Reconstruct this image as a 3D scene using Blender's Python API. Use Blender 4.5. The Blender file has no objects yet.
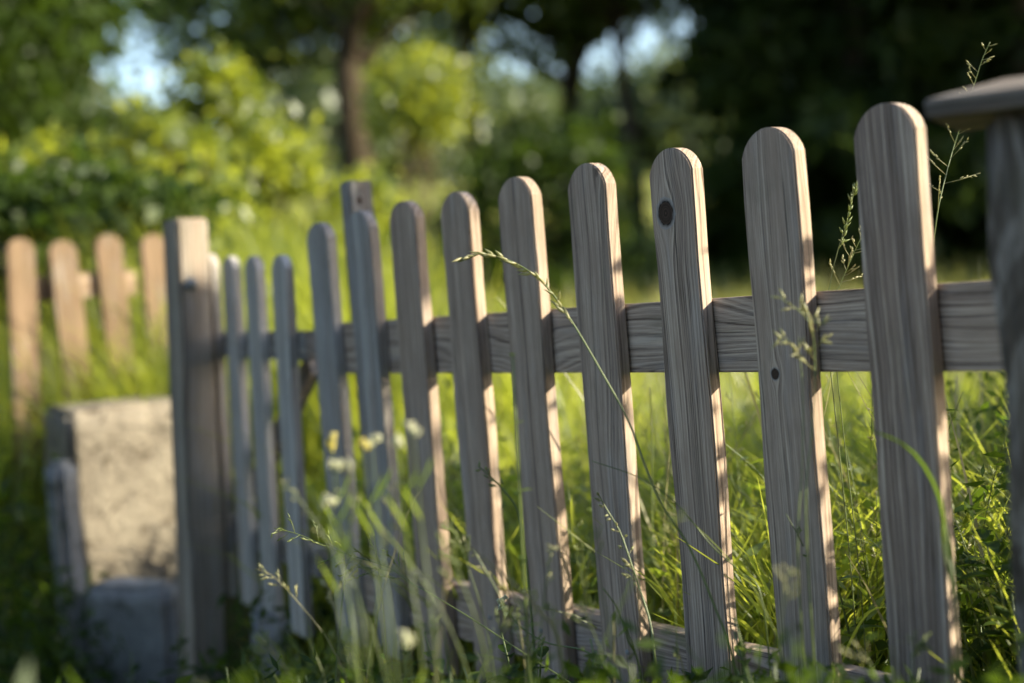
import bpy, bmesh, math, random
import numpy as np
from mathutils import Vector, Matrix
random.seed(7); rng = np.random.default_rng(11)
S = bpy.context.scene; C = S.collection
R = math.radians

# ------------------------------------------------------------------ camera maths (real units, metres)
f = 1422.2; pit = math.atan(41.5/f); rol = math.atan(.078)
F_ = np.array([0, math.cos(pit), -math.sin(pit)]); R0 = np.array([1., 0, 0]); U0 = np.cross(R0, F_)
RR = math.cos(rol)*R0 - math.sin(rol)*U0; UU = math.cos(rol)*U0 + math.sin(rol)*R0
CAM = np.array([0, 0, .55])
def at(px, py, z): return CAM + (F_ + RR*(px-512)/f - UU*(py-341.5)/f)*z

SUN_EL, SUN_AZ = R(23), R(-12)          # azimuth measured from +X towards +Y
SV = Vector((math.cos(SUN_EL)*math.cos(SUN_AZ), math.cos(SUN_EL)*math.sin(SUN_AZ), math.sin(SUN_EL)))

# ------------------------------------------------------------------ helpers
def meta(o, label=None, cat=None, group=None, kind=None):
    if label: o['label'] = label
    if cat: o['category'] = cat
    if group: o['group'] = group
    if kind: o['kind'] = kind
    return o
def link(name, me, mat=None, parent=None):
    o = bpy.data.objects.new(name, me); C.objects.link(o)
    if mat is not None and not me.materials: me.materials.append(mat)
    if parent is not None: o.parent = parent
    return o
def empty(name, loc=(0, 0, 0), rz=0):
    o = bpy.data.objects.new(name, None); C.objects.link(o)
    o.location = loc; o.rotation_euler = (0, 0, rz); o.empty_display_size = .05
    return o
def npmesh(name, V, Fc, smooth=False):
    """V (n,3); Fc (m,k) constant size faces or list of such arrays"""
    me = bpy.data.meshes.new(name)
    V = np.asarray(V, dtype=np.float32)
    Fl = Fc if isinstance(Fc, list) else [Fc]
    Fl = [np.asarray(a, dtype=np.int32) for a in Fl if len(a)]
    loops = np.concatenate([a.ravel() for a in Fl])
    tot = np.concatenate([np.full(len(a), a.shape[1], dtype=np.int32) for a in Fl])
    st = np.concatenate([[0], np.cumsum(tot)[:-1]]).astype(np.int32)
    me.vertices.add(len(V)); me.vertices.foreach_set('co', V.ravel())
    me.loops.add(len(loops)); me.loops.foreach_set('vertex_index', loops)
    me.polygons.add(len(tot)); me.polygons.foreach_set('loop_start', st); me.polygons.foreach_set('loop_total', tot)
    if smooth: me.polygons.foreach_set('use_smooth', np.ones(len(tot), dtype=bool))
    me.update(calc_edges=True); me.validate()
    return me
def from_bm(name, bm, smooth=False):
    me = bpy.data.meshes.new(name); bm.to_mesh(me); bm.free()
    if smooth:
        for p in me.polygons: p.use_smooth = True
    return me
class MB:
    def __init__(s): s.V = []; s.Q = []; s.T = []; s.n = 0
    def add(s, V, Q=(), T=()):
        V = np.asarray(V, float); s.V.append(V)
        if len(Q): s.Q.append(np.asarray(Q, int) + s.n)
        if len(T): s.T.append(np.asarray(T, int) + s.n)
        s.n += len(V)
    def mesh(s, name, smooth=False):
        L = []
        if s.Q: L.append(np.concatenate(s.Q))
        if s.T: L.append(np.concatenate(s.T))
        return npmesh(name, np.concatenate(s.V), L, smooth)
def unit(v): return v/ (np.linalg.norm(v)+1e-12)
def tube(mb, P, rad, sides=6):
    P = np.asarray(P, float); n = len(P); rad = np.broadcast_to(rad, (n,)) if np.ndim(rad) else np.full(n, rad)
    T = np.gradient(P, axis=0); T /= np.linalg.norm(T, axis=1)[:, None]+1e-12
    a = np.cross(T[0], [0.3, .2, 1.]); 
    if np.linalg.norm(a) < 1e-3: a = np.cross(T[0], [1., 0, 0])
    a = unit(a); V = []
    ang = np.arange(sides)*2*np.pi/sides
    for i in range(n):
        a = unit(a - T[i]*np.dot(a, T[i])); b = np.cross(T[i], a)
        V.append(P[i] + rad[i]*(np.cos(ang)[:, None]*a + np.sin(ang)[:, None]*b))
    V = np.concatenate(V); Q = []
    for i in range(n-1):
        for k in range(sides):
            k2 = (k+1) % sides
            Q.append((i*sides+k, i*sides+k2, (i+1)*sides+k2, (i+1)*sides+k))
    T3 = [(0, k+1, k) for k in range(1, sides-1)] + [((n-1)*sides, (n-1)*sides+k, (n-1)*sides+k+1) for k in range(1, sides-1)]
    mb.add(V, Q, T3)
def spindle(mb, c, d, L, w, flat=1.):
    d = unit(np.asarray(d, float)); tt = np.array([0, .12, .35, .7, 1.]); rr = np.array([.15, .75, 1, .55, .03])*w*.5
    P = np.asarray(c)[None] + d[None]*tt[:, None]*L
    tube(mb, P, rr, 5)
def spline(P, n=24):
    P = np.asarray(P, float)
    if len(P) == 2: P = np.array([P[0], (P[0]+P[1])/2, P[1]])
    Q = np.vstack([2*P[0]-P[1], P, 2*P[-1]-P[-2]]); out = []
    m = len(P)-1; per = max(2, n//m)
    for i in range(m):
        p0, p1, p2, p3 = Q[i:i+4]
        for t in np.linspace(0, 1, per, endpoint=False):
            out.append(.5*((2*p1)+(-p0+p2)*t+(2*p0-5*p1+4*p2-p3)*t*t+(-p0+3*p1-3*p2+p3)*t**3))
    out.append(P[-1]); return np.array(out)
def blade(mb, P, w, up=(0, 0, 1), fold=.25):
    """long leaf along the points P, widths w (array), V-folded"""
    P = np.asarray(P, float); n = len(P)
    T = np.gradient(P, axis=0); T /= np.linalg.norm(T, axis=1)[:, None]+1e-12
    w = np.asarray(w, float)
    V = []
    for i in range(n):
        sdir = np.cross(T[i], up); sdir = unit(sdir) if np.linalg.norm(sdir) > 1e-4 else np.array([1., 0, 0])
        nn = np.cross(sdir, T[i])
        V += [P[i]-sdir*w[i]*.5+nn*w[i]*fold, P[i], P[i]+sdir*w[i]*.5+nn*w[i]*fold]
    Q = []
    for i in range(n-1):
        a = i*3; Q += [(a, a+1, a+4, a+3), (a+1, a+2, a+5, a+4)]
    mb.add(V, Q)

# ------------------------------------------------------------------ node helpers
def newmat(name):
    m = bpy.data.materials.new(name); m.use_nodes = True; nt = m.node_tree; nt.nodes.clear()
    return m, nt
class NT:
    def __init__(s, nt): s.nt = nt
    def n(s, t, **kw):
        nd = s.nt.nodes.new(t)
        for k, v in kw.items():
            if k.startswith('i_'):
                key = k[2:]; key = int(key) if key.isdigit() else key.replace('_', ' ')
                s.set(nd.inputs[key], v)
            else: setattr(nd, k, v)
        return nd
    def set(s, sock, v):
        if isinstance(v, bpy.types.NodeSocket): s.nt.links.new(v, sock)
        else: sock.default_value = v
    def math(s, op, a, b=None, c=None, clamp=False):
        nd = s.nt.nodes.new('ShaderNodeMath'); nd.operation = op; nd.use_clamp = clamp
        s.set(nd.inputs[0], a)
        if b is not None: s.set(nd.inputs[1], b)
        if c is not None: s.set(nd.inputs[2], c)
        return nd.outputs[0]
    def ramp(s, fac, stops, interp='LINEAR'):
        nd = s.nt.nodes.new('ShaderNodeValToRGB'); nd.color_ramp.interpolation = interp
        e = nd.color_ramp.elements
        while len(e) < len(stops): e.new(.5)
        for i, (p, c) in enumerate(stops): e[i].position = p; e[i].color = (*c, 1) if len(c) == 3 else c
        s.set(nd.inputs[0], fac); return nd.outputs[0]
    def noise(s, vec=None, scale=5, detail=4, rough=.5, w=None, dim='3D', dist=0):
        nd = s.nt.nodes.new('ShaderNodeTexNoise'); nd.noise_dimensions = dim
        if vec is not None: s.set(nd.inputs['Vector'], vec)
        if w is not None: s.set(nd.inputs['W'], w)
        nd.inputs['Scale'].default_value = scale; nd.inputs['Detail'].default_value = detail; nd.inputs['Roughness'].default_value = rough
        nd.inputs['Distortion'].default_value = dist
        return nd.outputs['Fac']
    def mix(s, fac, a, b, mode='MIX'):
        nd = s.nt.nodes.new('ShaderNodeMix'); nd.data_type = 'RGBA'; nd.blend_type = mode
        s.set(nd.inputs[0], fac); s.set(nd.inputs[6], a if not isinstance(a, tuple) else (*a[:3], 1)); s.set(nd.inputs[7], b if not isinstance(b, tuple) else (*b[:3], 1))
        return nd.outputs[2]

def wood(name, axis='z', base=(.46, .35, .29), dark=(.07, .048, .04), light=(.63, .52, .43), knots=(), freq=300., warp=.007, cool=.0, seed=0., kside=False):
    """weathered softwood: grain runs along the local axis; knots = (across, along, half width, half length)"""
    m, nt = newmat(name); N = NT(nt)
    tc = N.n('ShaderNodeTexCoord').outputs['Object']
    sep = N.n('ShaderNodeSeparateXYZ', i_0=tc)
    X, Y, Z = sep.outputs
    if axis == 'z': A, B, L = X, Y, Z
    else: A, B, L = Z, Y, X
    rnd = N.n('ShaderNodeObjectInfo').outputs['Random']
    off = N.math('MULTIPLY', rnd, 37.)
    cmb = N.n('ShaderNodeCombineXYZ'); 
    N.set(cmb.inputs[0], N.math('ADD', A, N.math('ADD', off, seed))); N.set(cmb.inputs[1], B); N.set(cmb.inputs[2], L)
    q = cmb.outputs[0]
    def stretch(sa, sl, o=0.):
        c = N.n('ShaderNodeCombineXYZ'); s2 = N.n('ShaderNodeSeparateXYZ', i_0=q)
        N.set(c.inputs[0], N.math('MULTIPLY_ADD', s2.outputs[0], sa, o)); N.set(c.inputs[1], N.math('MULTIPLY', s2.outputs[1], sa)); N.set(c.inputs[2], N.math('MULTIPLY', s2.outputs[2], sl))
        return c.outputs[0]
    # growth-ring field, warped slowly along the board
    low = N.noise(stretch(9, 2.2), 1, 2, .5)
    fld = N.math('ADD', N.math('ADD', A, N.math('MULTIPLY', B, .6)), N.math('MULTIPLY', N.math('SUBTRACT', low, .5), warp*4))
    kd = None
    for (kx, kz, rx, rz) in knots:
        dx = N.math('DIVIDE', N.math('SUBTRACT', B if kside else A, kx), rx); dz = N.math('DIVIDE', N.math('SUBTRACT', L, kz), rz)
        d2 = N.math('ADD', N.math('MULTIPLY', dx, dx), N.math('MULTIPLY', dz, dz))
        sgn = N.math('TANH', N.math('MULTIPLY', dx, 1.4))
        g = N.math('MULTIPLY', sgn, N.math('EXPONENT', N.math('MULTIPLY', d2, -.22)))
        fld = N.math('SUBTRACT', fld, N.math('MULTIPLY', g, rx*.9))
        d = N.math('SQRT', d2); kd = d if kd is None else N.math('MINIMUM', kd, d)
    w = N.math('ADD', fld, off)
    rings = N.noise(w=w, scale=freq*1.5, detail=4, rough=.65, dim='1D')
    wide = N.noise(w=w, scale=freq*.22, detail=1, rough=.5, dim='1D')
    fib = N.noise(stretch(1900, 30), 1, 3, .7)
    streak = N.noise(stretch(620, 11, 3.), 1, 4, .7)
    blot = N.noise(stretch(28, 9, 7.), 1, 4, .6)
    v = N.math('ADD', N.math('MULTIPLY', rings, .40), N.math('ADD', N.math('MULTIPLY', wide, .14), N.math('ADD', N.math('MULTIPLY', fib, .18), N.math('MULTIPLY', streak, .28))))
    col = N.ramp(v, [(.405, dark), (.462, tuple(np.array(base)*.60)), (.518, base), (.60, light)])
    col = N.mix(N.math('MULTIPLY', N.ramp(blot, [(.42, (0, 0, 0)), (.62, (1, 1, 1))]), .42), col, (base[0]*.62, base[1]*.6, base[2]*.6))
    # silvery patches and rusty tinges
    tin = N.noise(stretch(40, 5, 19.), 1, 3, .6)
    col = N.mix(N.math('MULTIPLY', N.ramp(tin, [(.5, (0, 0, 0)), (.7, (1, 1, 1))]), .35), col, (.36, .25, .19))
    col = N.mix(N.math('MULTIPLY', N.ramp(tin, [(.25, (1, 1, 1)), (.45, (0, 0, 0))]), .35+cool), col, (.42, .42, .45))
    alg = N.noise(stretch(34, 11, 53.), 1, 5, .65)
    col = N.mix(N.math('MULTIPLY', N.ramp(alg, [(.56, (0, 0, 0)), (.68, (1, 1, 1))]), .22), col, (.17, .165, .12))
    # drying cracks
    crk = N.noise(stretch(170, 2.6, 31.), 1, 2, .5)
    cf = N.ramp(crk, [(.285, (1, 1, 1)), (.31, (0, 0, 0))])
    col = N.mix(N.math('MULTIPLY', cf, .8), col, (.035, .03, .028))
    if kd is not None:
        jag = N.math('ADD', kd, N.math('MULTIPLY', N.math('SUBTRACT', N.noise(stretch(230, 110), 1, 4, .7), .5), .42))
        halo = N.ramp(jag, [(0, (1, 1, 1)), (1.05, (1, 1, 1)), (1.9, (0, 0, 0))], 'EASE')
        col = N.mix(N.math('MULTIPLY', halo, .62), col, (.30, .30, .32))
        core = N.ramp(jag, [(.70, (1, 1, 1)), (.92, (0, 0, 0))])
        kc = N.ramp(N.noise(w=N.math('ADD', kd, 3.), scale=9, detail=4, rough=.7, dim='1D'), [(.38, (.014, .009, .008)), (.64, (.10, .062, .046))])
        col = N.mix(core, col, kc)
    b = N.n('ShaderNodeBsdfPrincipled'); N.set(b.inputs['Base Color'], col); b.inputs['Roughness'].default_value = .82
    b.inputs['Specular IOR Level'].default_value = .25
    h = N.math('SUBTRACT', v, N.math('MULTIPLY', cf, .35))
    bp = N.n('ShaderNodeBump', i_Strength=.9, i_Distance=.0012); N.set(bp.inputs['Height'], h)
    N.set(b.inputs['Normal'], bp.outputs[0])
    o = N.n('ShaderNodeOutputMaterial'); N.set(o.inputs[0], b.outputs[0])
    return m

def leafmat(name, c1, c2, trans, tf=.5, gloss=.06, perisland=True, dry=0., rough=.45):
    m, nt = newmat(name); N = NT(nt)
    if perisland: r = N.n('ShaderNodeNewGeometry').outputs['Random Per Island']
    else: r = N.noise(N.n('ShaderNodeTexCoord').outputs['Object'], 40, 3)
    big = N.noise(N.n('ShaderNodeTexCoord').outputs['Object'], 1.7, 2)
    rr = N.math('ADD', N.math('MULTIPLY', r, .6), N.math('MULTIPLY', big, .4))
    stops = [(.15, c1), (.8, c2)]
    if dry: stops.append((.97-dry*.2, (.22, .16, .06)))
    col = N.ramp(rr, stops)
    tcol = N.mix(rr, tuple(np.array(trans)*.75), tuple(np.array(trans)*1.25))
    d = N.n('ShaderNodeBsdfDiffuse'); N.set(d.inputs[0], col)
    t = N.n('ShaderNodeBsdfTranslucent'); N.set(t.inputs[0], tcol)
    mx = N.n('ShaderNodeMixShader'); mx.inputs[0].default_value = tf; N.set(mx.inputs[1], d.outputs[0]); N.set(mx.inputs[2], t.outputs[0])
    g = N.n('ShaderNodeBsdfGlossy'); g.inputs['Roughness'].default_value = rough; g.inputs[0].default_value = (.9, .95, 1, 1)
    m2 = N.n('ShaderNodeMixShader'); m2.inputs[0].default_value = gloss; N.set(m2.inputs[1], mx.outputs[0]); N.set(m2.inputs[2], g.outputs[0])
    o = N.n('ShaderNodeOutputMaterial'); N.set(o.inputs[0], m2.outputs[0])
    return m
def rough(name, c1, c2, scale=8, detail=6, bump=.3, dist=.01, r=.9, spots=None):
    m, nt = newmat(name); N = NT(nt)
    tc = N.n('ShaderNodeTexCoord').outputs['Object']
    a = N.noise(tc, scale, detail, .6); b2 = N.noise(tc, scale*6.3, 5, .65)
    v = N.math('ADD', N.math('MULTIPLY', a, .6), N.math('MULTIPLY', b2, .4))
    col = N.ramp(v, [(.36, c1), (.62, c2)])
    if spots:
        sp = N.noise(tc, scale*1.7, 3, .6, dist=1.2)
        col = N.mix(N.ramp(sp, [(.56, (0, 0, 0)), (.66, (1, 1, 1))]), col, spots)
    b = N.n('ShaderNodeBsdfPrincipled'); N.set(b.inputs['Base Color'], col); b.inputs['Roughness'].default_value = r
    b.inputs['Specular IOR Level'].default_value = .2
    bp = N.n('ShaderNodeBump', i_Strength=bump, i_Distance=dist); N.set(bp.inputs['Height'], v); N.set(b.inputs['Normal'], bp.outputs[0])
    o = N.n('ShaderNodeOutputMaterial'); N.set(o.inputs[0], b.outputs[0])
    return m

M = {}
M['wood'] = wood('weathered_wood')
M['wood_b'] = wood('weathered_wood_coarse', freq=150, warp=.010, base=(.35, .262, .22))
M['wood_knot'] = wood('weathered_wood_knot', freq=230, knots=[(-.011, .572, .0150, .0170)])
M['wood_knot2'] = wood('weathered_wood_small_knot', freq=330, knots=[(-.010, .405, .0065, .0070)], base=(.46, .35, .29))
M['wood_knot3'] = wood('weathered_wood_streaked', freq=240, knots=[(.020, .650, .006, .018)], base=(.44, .335, .28), warp=.014)
M['gate_wood'] = wood('silvered_gate_wood', base=(.54, .51, .50), dark=(.2, .18, .175), light=(.68, .66, .65), cool=.3, freq=200)
M['rail'] = wood('weathered_rail_wood', axis='x', freq=150, warp=.03, base=(.44, .345, .29))
M['silver'] = wood('silvered_wood', base=(.42, .395, .39), light=(.58, .55, .54), cool=.3, freq=220)
M['silver_rail'] = wood('silvered_rail_wood', axis='x', base=(.28, .265, .26), cool=.2, freq=160)
M['old_post'] = wood('rough_post_wood', base=(.15, .12, .10), dark=(.03, .026, .022), light=(.42, .37, .34), freq=70, warp=.06)
M['cap'] = wood('post_cap_wood', axis='x', base=(.19, .155, .135), dark=(.04, .04, .035), light=(.40, .36, .33), freq=120, cool=.1)
M['tan'] = wood('warm_aged_wood', base=(.22, .15, .10), dark=(.07, .045, .03), light=(.34, .25, .175), freq=120)
M['tan_rail'] = wood('warm_aged_rail_wood', axis='x', base=(.34, .25, .19), dark=(.2, .14, .1), light=(.52, .41, .31), freq=120)
M['post_wood'] = wood('gate_post_wood', base=(.36, .31, .27), light=(.54, .47, .40), freq=160)
M['bark'] = rough('tree_bark', (.04, .03, .022), (.09, .07, .052), 14, bump=.8, dist=.03)
M['twig'] = rough('shrub_bark', (.06, .045, .03), (.15, .115, .08), 30, bump=.4, dist=.004)
M['soil'] = rough('meadow_soil', (.035, .032, .015), (.075, .085, .03), 3, bump=.6, dist=.05)
M['stone'] = rough('weathered_concrete', (.17, .145, .12), (.35, .31, .26), 12, bump=1., dist=.02, spots=(.12, .10, .08))
M['stone_grey'] = rough('grey_stone', (.17, .17, .175), (.36, .36, .37), 9, bump=.7, dist=.012, spots=(.12, .12, .11))
M['steel'] = rough('dull_steel', (.2, .2, .21), (.35, .35, .36), 60, bump=.1, dist=.001, r=.5)
M['meadow'] = leafmat('meadow_grass', (.09, .13, .02), (.16, .19, .035), (.64, .70, .08), .6, .04, dry=.25)
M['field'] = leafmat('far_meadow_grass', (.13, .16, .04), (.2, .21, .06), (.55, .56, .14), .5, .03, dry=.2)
M['shrub'] = leafmat('hazel_leaves', (.05, .09, .015), (.12, .15, .025), (.52, .58, .05), .55, .05)
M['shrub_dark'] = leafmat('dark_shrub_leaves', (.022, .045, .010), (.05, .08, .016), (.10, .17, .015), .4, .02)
M['oak'] = leafmat('broad_tree_leaves', (.035, .06, .015), (.07, .10, .022), (.24, .32, .03), .45, .03)
M['spruce'] = leafmat('spruce_needles', (.020, .038, .009), (.045, .066, .015), (.07, .12, .015), .32, .012)
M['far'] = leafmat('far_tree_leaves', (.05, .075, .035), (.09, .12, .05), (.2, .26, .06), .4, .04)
M['stem'] = leafmat('green_stalk', (.09, .14, .03), (.15, .19, .05), (.34, .42, .08), .3, .08, perisland=False)
M['straw'] = leafmat('ripening_stalk', (.22, .20, .10), (.32, .29, .16), (.5, .46, .22), .35, .07, perisland=False)
M['seed'] = leafmat('grass_seed_head', (.30, .31, .15), (.46, .43, .25), (.6, .6, .28), .45, .06)
M['seed_green'] = leafmat('green_seed_head', (.14, .19, .05), (.24, .28, .09), (.45, .52, .12), .4, .06)
M['weed'] = leafmat('weed_leaves', (.07, .12, .02), (.12, .17, .03), (.44, .56, .05), .5, .04)
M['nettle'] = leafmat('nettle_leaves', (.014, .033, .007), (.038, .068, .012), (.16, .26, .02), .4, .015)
M['white'] = leafmat('white_petals', (.58, .60, .42), (.72, .72, .56), (.7, .7, .45), .35, .03)
M['yellow'] = leafmat('yellow_petals', (.65, .55, .10), (.75, .70, .30), (.8, .7, .2), .35, .03)

# ------------------------------------------------------------------ terrain
def sm(a, b, x):
    t = np.clip((np.asarray(x, float)-a)/(b-a), 0, 1); return t*t*(3-2*t)
def ground(x, y):
    x = np.asarray(x, float); y = np.asarray(y, float)
    z = np.zeros(np.broadcast(x, y).shape)
    z = z + .10*np.clip(y-9, 0, 52)
    hollow = sm(-.28, -.62, x)*sm(1.3, 1.9, y)*(1-sm(2.95, 3.35, y))
    z = z - .26*hollow
    z = z + .16*sm(-.2, -1.0, x)*sm(2.95, 3.35, y)
    z = z + .25*sm(3.2, 6.5, y)*sm(1.0, -1.5, x)
    z = z + .24*sm(-.44, -.39, x)*(1-sm(-.15, .25, x))*sm(2.35, 2.62, y)*(1-sm(3.3, 4.2, y))  # bank shaped to throw a shadow across the block's lower face
    z = z + .012*np.sin(x*5.1+.4)*np.cos(y*4.3) + .01*np.sin(x*11+y*7)
    return z
def G(x, y): return float(ground(x, y))
def axis_pts(a, b, dense0, dense1, s0, s1):
    pts = list(np.arange(dense0, dense1, s0)); x = dense1; st = s0
    while x < b: pts.append(x); st = min(st*1.18, s1); x += st
    pts.append(b); x = dense0-s0; st = s0
    while x > a: pts.insert(0, x); st = min(st*1.18, s1); x -= st
    pts.insert(0, a); return np.array(pts)
gx = axis_pts(-260, 260, -3, 3, .08, 12); gy = axis_pts(-60, 320, -.5, 7, .08, 12)
XX, YY = np.meshgrid(gx, gy); ZZ = ground(XX, YY)
V = np.stack([XX.ravel(), YY.ravel(), ZZ.ravel()], 1); nx = len(gx); ny = len(gy)
ii, jj = np.meshgrid(np.arange(nx-1), np.arange(ny-1)); a = (jj*nx+ii).ravel()
o = link('ground', npmesh('ground', V, np.stack([a, a+1, a+nx+1, a+nx], 1), True), M['soil'])
meta(o, 'grassy earth falling to a hollow by the gate and rising to a far meadow', 'ground', kind='structure')

def tilt(o, deg, zp):
    """lean an upright thing sideways by deg about the height zp above its base"""
    lo = Vector(o.location); pv = lo+Vector((0, 0, zp)); m = Matrix.Rotation(R(deg), 4, 'Y') @ Matrix.Rotation(o.rotation_euler.z, 4, 'Z')
    o.rotation_euler = m.to_euler(); o.location = pv+Matrix.Rotation(R(deg), 4, 'Y').to_3x3() @ (lo-pv)
# ------------------------------------------------------------------ wood pieces
def picket_mesh(name, w, t, h, rise=.026, bev=.0016, jit=0.):
    """local x across, y thickness (0 = front), z up; flattened round head"""
    bm = bmesh.new(); pts = [(-w/2, 0), (w/2, 0)]
    hw = w/2; rr = (hw*hw+rise*rise)/(2*rise); a0 = math.asin(min(1, hw/rr)); n = 14
    for i in range(n+1):
        a_ = a0-2*a0*i/n; pts.append((rr*math.sin(a_), h-rise+rr*math.cos(a_)-rr*math.cos(a0)))
    zs = np.linspace(0, h-rise, 14)[1:-1]
    # uneven long edges
    left = [(-w/2+jit*math.sin(z_*23+jit*9000), z_) for z_ in zs[::-1]]
    right = [(w/2+jit*math.sin(z_*19+2+jit*7000), z_) for z_ in zs]
    poly = [pts[0], pts[1]]+right+pts[2:]+left
    f0 = [bm.verts.new((x, 0, z)) for x, z in poly]; f1 = [bm.verts.new((x, t, z)) for x, z in poly]
    bm.faces.new(f0); bm.faces.new(f1[::-1]); k = len(poly)
    for i in range(k): bm.faces.new((f0[(i+1) % k], f0[i], f1[i], f1[(i+1) % k]))
    bmesh.ops.recalc_face_normals(bm, faces=bm.faces)
    es = [e for e in bm.edges if (e.verts[0].co.y == e.verts[1].co.y)]
    bmesh.ops.bevel(bm, geom=es, offset=bev, segments=2, affect='EDGES', clamp_overlap=True)
    return from_bm(name, bm)
def box_mesh(name, x0, x1, y0, y1, z0, z1, bev=.002, seg=2, cuts=0, warp=0., seed=0):
    bm = bmesh.new(); bmesh.ops.create_cube(bm, size=1)
    for v in bm.verts: v.co = Vector((x0+(v.co.x+.5)*(x1-x0), y0+(v.co.y+.5)*(y1-y0), z0+(v.co.z+.5)*(z1-z0)))
    if bev: bmesh.ops.bevel(bm, geom=bm.edges[:], offset=bev, segments=seg, affect='EDGES')
    if cuts:
        bmesh.ops.subdivide_edges(bm, edges=bm.edges[:], cuts=cuts, use_grid_fill=True)
        from mathutils import noise
        for v in bm.verts:
            v.co += Vector(noise.noise_vector(Vector((v.co.x*9+seed, v.co.y*9, v.co.z*7))))*warp + Vector(noise.noise_vector(Vector((v.co.x*30+seed, v.co.y*30, v.co.z*30))))*warp*.35
    return from_bm(name, bm, smooth=bool(cuts))

# ------------------------------------------------------------------ main fence
d = unit(np.array([-.56795, .82306, 0])); nb = np.array([.82306, .56795, 0])
P1 = at(888, 102, 1.22); th = math.atan2(-.82306, .56795)
fence = empty('picket_fence', (P1[0], P1[1], 0), th)
meta(fence, 'weathered grey picket fence with rounded tops running away from the right foreground', 'fence')
W, TH = .0685, .0165
data = [  # along, top z, material, label, lean
 (0.000, .6935, 'wood_b', 'nearest picket, broad and boldly streaked', .1),
 (.1385, .6930, 'wood_knot2', 'picket with a small dark knot level with the upper rail', .0),
 (.2760, .6920, 'wood_knot', 'picket with a large dark knot near its rounded top', -.35),
 (.4165, .6935, 'wood_knot3', 'picket with a dark scar and a silvery flat on its top', .1),
 (.5510, .6945, 'wood', None, .1),
 (.6810, .6910, 'wood', None, .1),
 (.8090, .6925, 'wood', None, .3),
 (.9380, .6915, 'silver', 'silvery picket standing in front of the taller square post', .1),
 (1.0600, .6860, 'silver', 'last silvery picket before the gate', .2)]
SH = [.0087, .0104, .0092, .0125, .0184, .0232, .026, .022, .029]
data = [(q[0]+SH[i], q[1]+.0008, *q[2:]) for i, q in enumerate(data)]
for k, (s, zt, mt, lb, lean) in enumerate(data):
    o = link('picket', picket_mesh('picket', W*(1+.02*math.sin(k*2.1)), TH, zt-.055, rise=.0255+.002*math.sin(k*3), jit=.0007+.0005*(k % 3)), M[mt], fence)
    o.location = (-s, .0008*(k % 3), .055); o.rotation_euler = (0, R(lean), 0)
    if lb: o['label'] = lb
zr = [(.4600, .5355), (.103, .1775)]
for (z0, z1) in zr:
    me = box_mesh('rail', -1.10, .128, 0, .022, 0, z1-z0, .0015)
    o = link('rail', me, M['rail'], fence); o.location = (0, TH+.002, z0)
# screws on each picket (two per rail)
sc = bmesh.new(); bmesh.ops.create_uvsphere(sc, u_segments=10, v_segments=6, radius=.0032)
for v in sc.verts: v.co.y *= .35
scm = from_bm('screw', sc, True)
for k, (s, zt, *_r) in enumerate(data):
    for (z0, z1) in zr:
        if z0 > .3: continue
        o = link('screw', scm, M['steel'], fence); o.location = (-s+.012*((k % 2)*2-1), -.0002, (z0+z1)/2+.01)
# square end post behind the eighth picket
Q = at(343, 240, 2.10); loc = Q-np.array([P1[0], P1[1], 0]); sx = float(loc @ np.array([.56795, -.82306, 0]))
me = box_mesh('end_post', -.030, .0, 0, .040, 0, .83, .003, 2)
M['silver_hole'] = wood('silvered_post_wood', base=(.29, .28, .285), light=(.44, .43, .43), cool=.3, freq=160, knots=[(.016, .800, .0055, .0085)], kside=True)
o = link('end_post', me, M['silver_hole'], fence); o.location = (sx, TH+.027, -.085)
o['label'] = 'taller square post with a dark hole near its top'

# ------------------------------------------------------------------ capped post at the right edge
CW = .068; cz = R(-26.7); cn = at(925, 118, .985); zc = cn[2]
pc = (cn[0]+CW*(math.cos(cz)-math.sin(cz)), cn[1]+CW*(math.sin(cz)+math.cos(cz)))
post = empty('capped_post', (pc[0], pc[1], 0), cz)
meta(post, 'rough grey wooden post with an overhanging cap at the near end of the fence', 'post')
me = box_mesh('shaft', -.034, .056, -.043, .045, -.06, zc+.002, .007, 2, cuts=14, warp=.0075, seed=3)
link('shaft', me, M['old_post'], post)
bm = bmesh.new(); w = CW; a1 = [(-w, -w), (w, -w), (w, w), (-w, w)]
b0 = [bm.verts.new((x, y, 0)) for x, y in a1]; b1 = [bm.verts.new((x, y, .0125)) for x, y in a1]; b2 = [bm.verts.new((x*.3, y*.3, .026)) for x, y in a1]
bm.faces.new(b0[::-1]); bm.faces.new(b2)
for i in range(4):
    j = (i+1) % 4; bm.faces.new((b0[i], b0[j], b1[j], b1[i])); bm.faces.new((b1[i], b1[j], b2[j], b2[i]))
bmesh.ops.bevel(bm, geom=bm.edges[:], offset=.0012, segments=2, affect='EDGES')
o = link('cap', from_bm('cap', bm), M['cap'], post); o.location = (0, 0, zc)

# ------------------------------------------------------------------ gate post (square, left)
g = at(179, 300, 2.47)
gp = empty('gate_post', (g[0], g[1], 0), th)
meta(gp, 'dark square gate post whose top is lit by the sun, left of the gate', 'post')
me = box_mesh('shaft', -.070, 0, 0, .058, -.30, .737, .004, 2)
link('shaft', me, M['post_wood'], gp)
tilt(gp, 2.4, .55)
bm = bmesh.new(); bmesh.ops.create_cone(bm, cap_ends=True, segments=16, radius1=.012, radius2=.009, depth=.012)
bmesh.ops.bevel(bm, geom=[e for e in bm.edges if e.is_manifold and e.calc_face_angle(0) > .8], offset=.002, segments=2, affect='EDGES')
o = link('bolt', from_bm('bolt', bm, True), M['steel'], gp); o.rotation_euler = (0, R(90), 0); o.location = (.006, .020, .622)

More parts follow.
